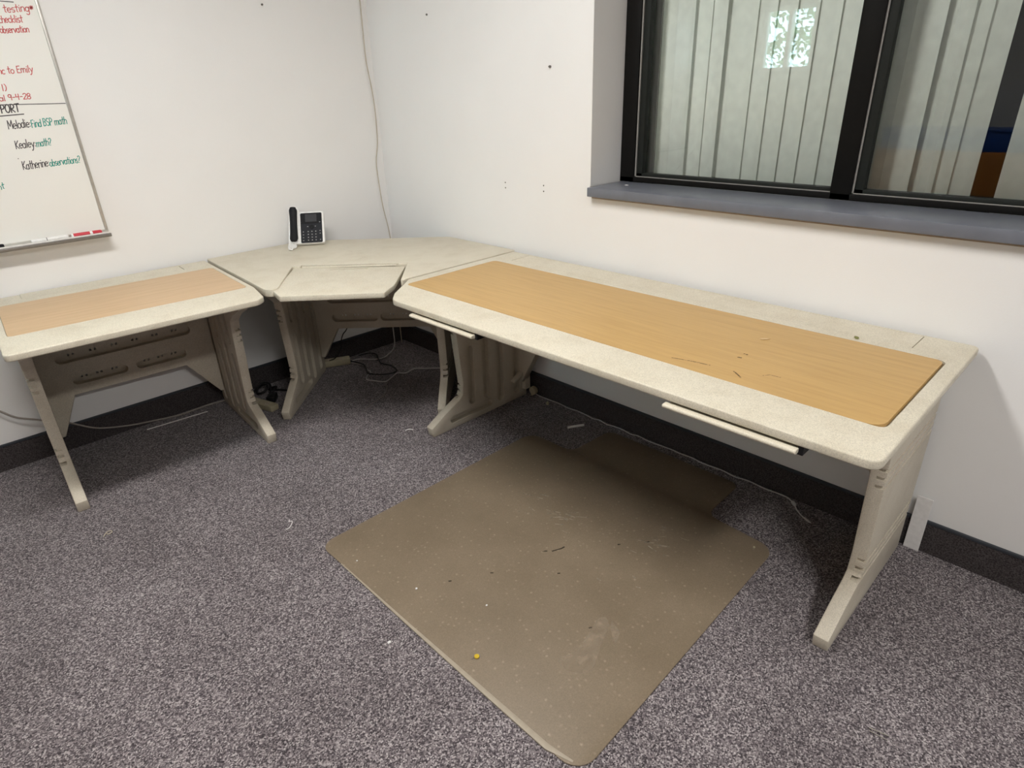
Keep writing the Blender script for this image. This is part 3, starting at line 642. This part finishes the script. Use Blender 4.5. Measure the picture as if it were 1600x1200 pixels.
cp_ = MB().prism(rounded(rect(-.012, .012, -.007, .007), .004), XYZ, 0, .006).prism(rect(-.010, -.004, -.004, .004), XYZ, .006, .018).build('cable_clip', M['beige'], None, .001)
cp_.location = (-.055, -1.325, 0); cp_.rotation_euler = (0, 0, 1.0); tag(cp_, 'small beige cable clip on the carpet beside the white cord', 'clip')
# corner: strip, cords
def strip(loc, rz, L, w, h, label, n):
    e = empty('power_strip', loc, rz); tag(e, label, 'power strip')
    MB().prism(rounded(rect(0, L, -w/2, w/2), .008), XYZ, .001, h).build('strip_body', M['beige'], e, .004, 2)
    for i in range(n):
        x = .05+i*(L-.08)/max(1, n-1) if n > 1 else L*.5
        s_ = MB().prism(rounded(rect(x-.014, x+.014, -.013, .013), .004), XYZ, h-.0005, h+.0012).build('outlet', M['cream'], e)
        for q in (-.006, .006): MB().box(x+q-.001, x+q+.001, -.004, .004, h+.0012, h+.0016).build('outlet_slot', M['blk'], s_)
strip((-.447, -.088, 0), math.radians(155), .30, .052, .038, 'beige power strip on the carpet under the corner desk', 4)
strip((-1.038, -.352, 0), math.radians(107), .24, .05, .03, 'beige power strip on the carpet between the two left desk legs', 3)
z_ = lambda L, z: [(x, y, z) for x, y in L]
cable('data_cable', 'white cable looping up behind the corner desk panel', z_([(-.44, -.085), (-.39, -.095), (-.345, -.155), (-.301, -.184), (-.262, -.182)], .007) + [(-.233, -.172, .012), (-.207, -.189, .039), (-.197, -.199, .08), (-.196, -.2, .13), (-.196, -.2, .175), (-.195, -.201, .3), (-.195, -.2, .5)], .0036, M['whitec'])
cable('data_cable', 'white cable snaking right over the carpet towards the long desk', z_([(-.45, -.105), (-.432, -.152), (-.422, -.206), (-.442, -.253), (-.448, -.309), (-.48, -.332), (-.518, -.38), (-.501, -.424), (-.464, -.483), (-.409, -.464), (-.351, -.437), (-.319, -.473), (-.251, -.459), (-.217, -.493), (-.157, -.554), (-.1, -.62)], .005), .0036, M['whitec'])
cable('power_cable', 'black cord tangled on the carpet under the corner desk', z_([(-.45, -.09), (-.427, -.201), (-.455, -.28), (-.477, -.335), (-.441, -.397), (-.389, -.434), (-.343, -.419), (-.326, -.342), (-.345, -.265), (-.323, -.203), (-.288, -.123), (-.31, -.07), (-.37, -.06)], .0145), .0038, M['blkc'])
cable('power_cable', 'thin black cord hanging below the corner desk panel into its strip', [(-.44, -.18, .34), (-.47, -.152, .239), (-.489, -.133, .205), (-.502, -.12, .162), (-.506, -.116, .12), (-.535, -.087, .06), (-.565, -.06, .042)], .003, M['blkc'])
cable('data_cable', 'thin grey wire end lying in front of the corner desk cables', z_([(-.464, -.48), (-.469, -.497), (-.502, -.558), (-.545, -.605), (-.585, -.629), (-.629, -.647), (-.667, -.659), (-.715, -.68)], .003), .0022, M['greyc'])
cable('power_cable', 'black adapter cord bundled on the carpet behind the left desk leg', [(-1.06, -.10, .01), (-1.0, -.07, .03), (-.97, -.12, .05), (-1.0, -.15, .03), (-1.03, -.12, .02), (-.99, -.08, .045), (-.955, -.115, .05), (-.97, -.16, .02), (-.93, -.14, .03), (-.96, -.10, .012), (-.92, -.155, .012), (-.88, -.2, .01), (-.80, -.26, .01)], .006, M['blkc'])
ad = MB().prism(rounded(rect(-.035, .035, -.022, .022), .008), XYZ, .001, .032).build('power_adapter', M['blkc'], None, .004, 2); ad.location = (-.995, -.222, 0); ad.rotation_euler = (0, 0, .9)
tag(ad, 'black power adapter block on the carpet behind the left desk leg', 'adapter')

def lump(name, label, cat, loc, size, mat, rz=0, seed=1, group=None):
    r = random.Random(seed); bm = bmesh.new(); bmesh.ops.create_icosphere(bm, subdivisions=2, radius=.5)
    for v in bm.verts:
        k = 1+r.uniform(-.16, .16); v.co = Vector((v.co.x*size[0]*k, v.co.y*size[1]*k, v.co.z*size[2]*k + size[2]*.46))
    me = bpy.data.meshes.new(name); bm.to_mesh(me); bm.free(); o = bpy.data.objects.new(name, me); COL.objects.link(o); me.materials.append(mat)
    o.location = loc; o.rotation_euler = (0, 0, rz); return tag(o, label, cat, group)
def rod(name, label, cat, p0, p1, r, mat, group=None):
    b = Vector(p0); o = MB().tube([Vector((0, 0, 0)), (Vector(p1)-b)*.5, Vector(p1)-b], r, 8).build(name, mat, None); o.location = b; return tag(o, label, cat, group)
zm = .0048
rod('chalk_stick', 'short pale stick on the dark carpet behind the chair mat', 'stick', (-.176, -1.566, .006), (-.106, -1.606, .006), .006, M['paper'])
rod('wire_tie', 'long thin white stick on the carpet under the short desk', 'stick', (-1.566, -.075, .003), (-1.286, -.10, .003), .0026, M['paper'])
cable('thread', 'white curl of thread on the carpet left of the chair mat', [(-1.447, -1.305, .003), (-1.436, -1.307, .004), (-1.424, -1.300, .005), (-1.412, -1.286, .005), (-1.409, -1.276, .004), (-1.418, -1.270, .004), (-1.410, -1.262, .003)], .0016, M['paper'], cat='thread')
cable('thread', 'tiny cream loop of thread near the short desk leg', [(-1.936, -.852, .003), (-1.930, -.842, .004), (-1.918, -.832, .005), (-1.906, -.836, .005), (-1.908, -.846, .004), (-1.920, -.846, .003), (-1.922, -.84, .003)], .0018, M['cream'], cat='thread')
lump('paper_scrap', 'cream paper crumb on the carpet beside the left edge of the mat', 'scrap', (-1.475, -2.018, 0), (.012, .010, .006), M['paper'], 0, 2)
for q, (a_, b_) in enumerate((((-.802, -3.085, .004), (-.792, -3.127, .004)), ((-.810, -3.088, .004), (-.806, -3.128, .004)))):
    rod('staple_strip', ['upper of two bright metal slivers on the carpet at lower right', 'lower of two bright metal slivers on the carpet at lower right'][q], 'sliver', a_, b_, .0012, M['foil'], 'bright slivers on the carpet')
cable('paper_scrap', 'white curved paper scrap on the carpet near the long desk foot', [(-.712, -1.022, .003), (-.7, -1.024, .006), (-.688, -1.034, .006), (-.68, -1.042, .003)], .0022, M['paper'], cat='scrap')
pb = MB(); 
for i in range(10):
    a0 = i/10*2*math.pi
pb.tube([(0, 0, 0), (0, 0, .0015), (0, 0, .004), (0, 0, .005)], [.007, .0075, .0075, .0065], 14).build('pin_head', M['yellow']); pin = bpy.data.objects['pin_head']
pin.name = 'push_pin'; pin.location = (-1.333, -2.241, zm); tag(pin, 'round yellow push pin head lying on the chair mat', 'pin')
MB().tube([(-.006, .002, .003), (-.018, .004, .0015)], [.001, .0004], 6).build('pin_point', M['steel'], pin)
lump('crumb', 'yellowish crumb on the right corner of the chair mat', 'crumb', (-.376, -2.578, zm), (.011, .008, .005), M['beige'], .4, 4, 'crumbs on the chair mat')
lump('crumb', 'small white crumb near the left corner of the chair mat', 'crumb', (-1.356, -1.649, zm), (.006, .006, .004), M['paper'], 0, 5, 'crumbs on the chair mat')
lump('crumb', 'white crumb on the chair mat between its left edge and the yellow pin', 'crumb', (-1.294, -1.904, zm), (.008, .008, .006), M['paper'], 0, 6, 'crumbs on the chair mat')
lump('crumb', 'pale crumb in the front half of the chair mat right of the yellow pin', 'crumb', (-1.185, -2.118, zm), (.007, .006, .004), M['paper'], 0, 8, 'crumbs on the chair mat')
lump('crumb', 'olive crumb on the cream rear strip of the long desk', 'crumb', (-.176, -2.695, H+.0006), (.022, .012, .005), M['green'], .6, 9)
lump('wood_chip', 'pale wood chip lying on the honey inlay of the long desk', 'chip', (-.359, -2.50, H+.0006), (.008, .03, .003), M['wood'], .75, 10)
lump('paper_scrap', 'white scrap on the grey window sill by the frame corner', 'scrap', (.096, -1.641, ZW0+.0362), (.012, .018, .004), M['paper'], .3, 12)
# white card strip leaning at the baseboard behind the long desk
pc = MB().box(-.003, 0, -.0225, .0225, 0, .205).build('cover_plate', M['paper'], None, .0008, 1); pc.location = (-.0145, -2.952, .0008); tag(pc, 'white upright cover strip against the baseboard beside the long desk leg', 'cover strip')

# screws and plugs left in the walls
def screw(label, loc, axis, r=.004, l=.004, mat='steel', group='screws left in the walls'):
    d = Vector((-1, 0, 0)) if axis == 'x' else Vector((0, -1, 0))
    m = MB().tube([d*-.0004, d*l*.6, d*l], [r, r, r*.6], 10); o = m.build('wall_screw', M[mat]); o.location = loc; return tag(o, label, 'screw', group)
screw('dark screw stub high on the left wall above the phone', (-.569, 0, 1.838), 'y', .0045, .01)
screw('grey screw stub high on the right wall near the cord', (0, -.513, 1.776), 'x', .0045, .006)
screw('dark screw hook on the right wall left of the window', (0, -1.306, 1.52), 'x', .005, .010)
for y, z1_, z2_, nm in ((-1.015, 1.046, 1.022, 'left'), (-1.262, 1.05, 1.025, 'right')):
    screw(f'upper screw of the {nm} screw pair low on the right wall', (0, y, z1_), 'x', .0032, .003)
    screw(f'lower screw of the {nm} screw pair low on the right wall', (0, y, z2_), 'x', .0032, .003)
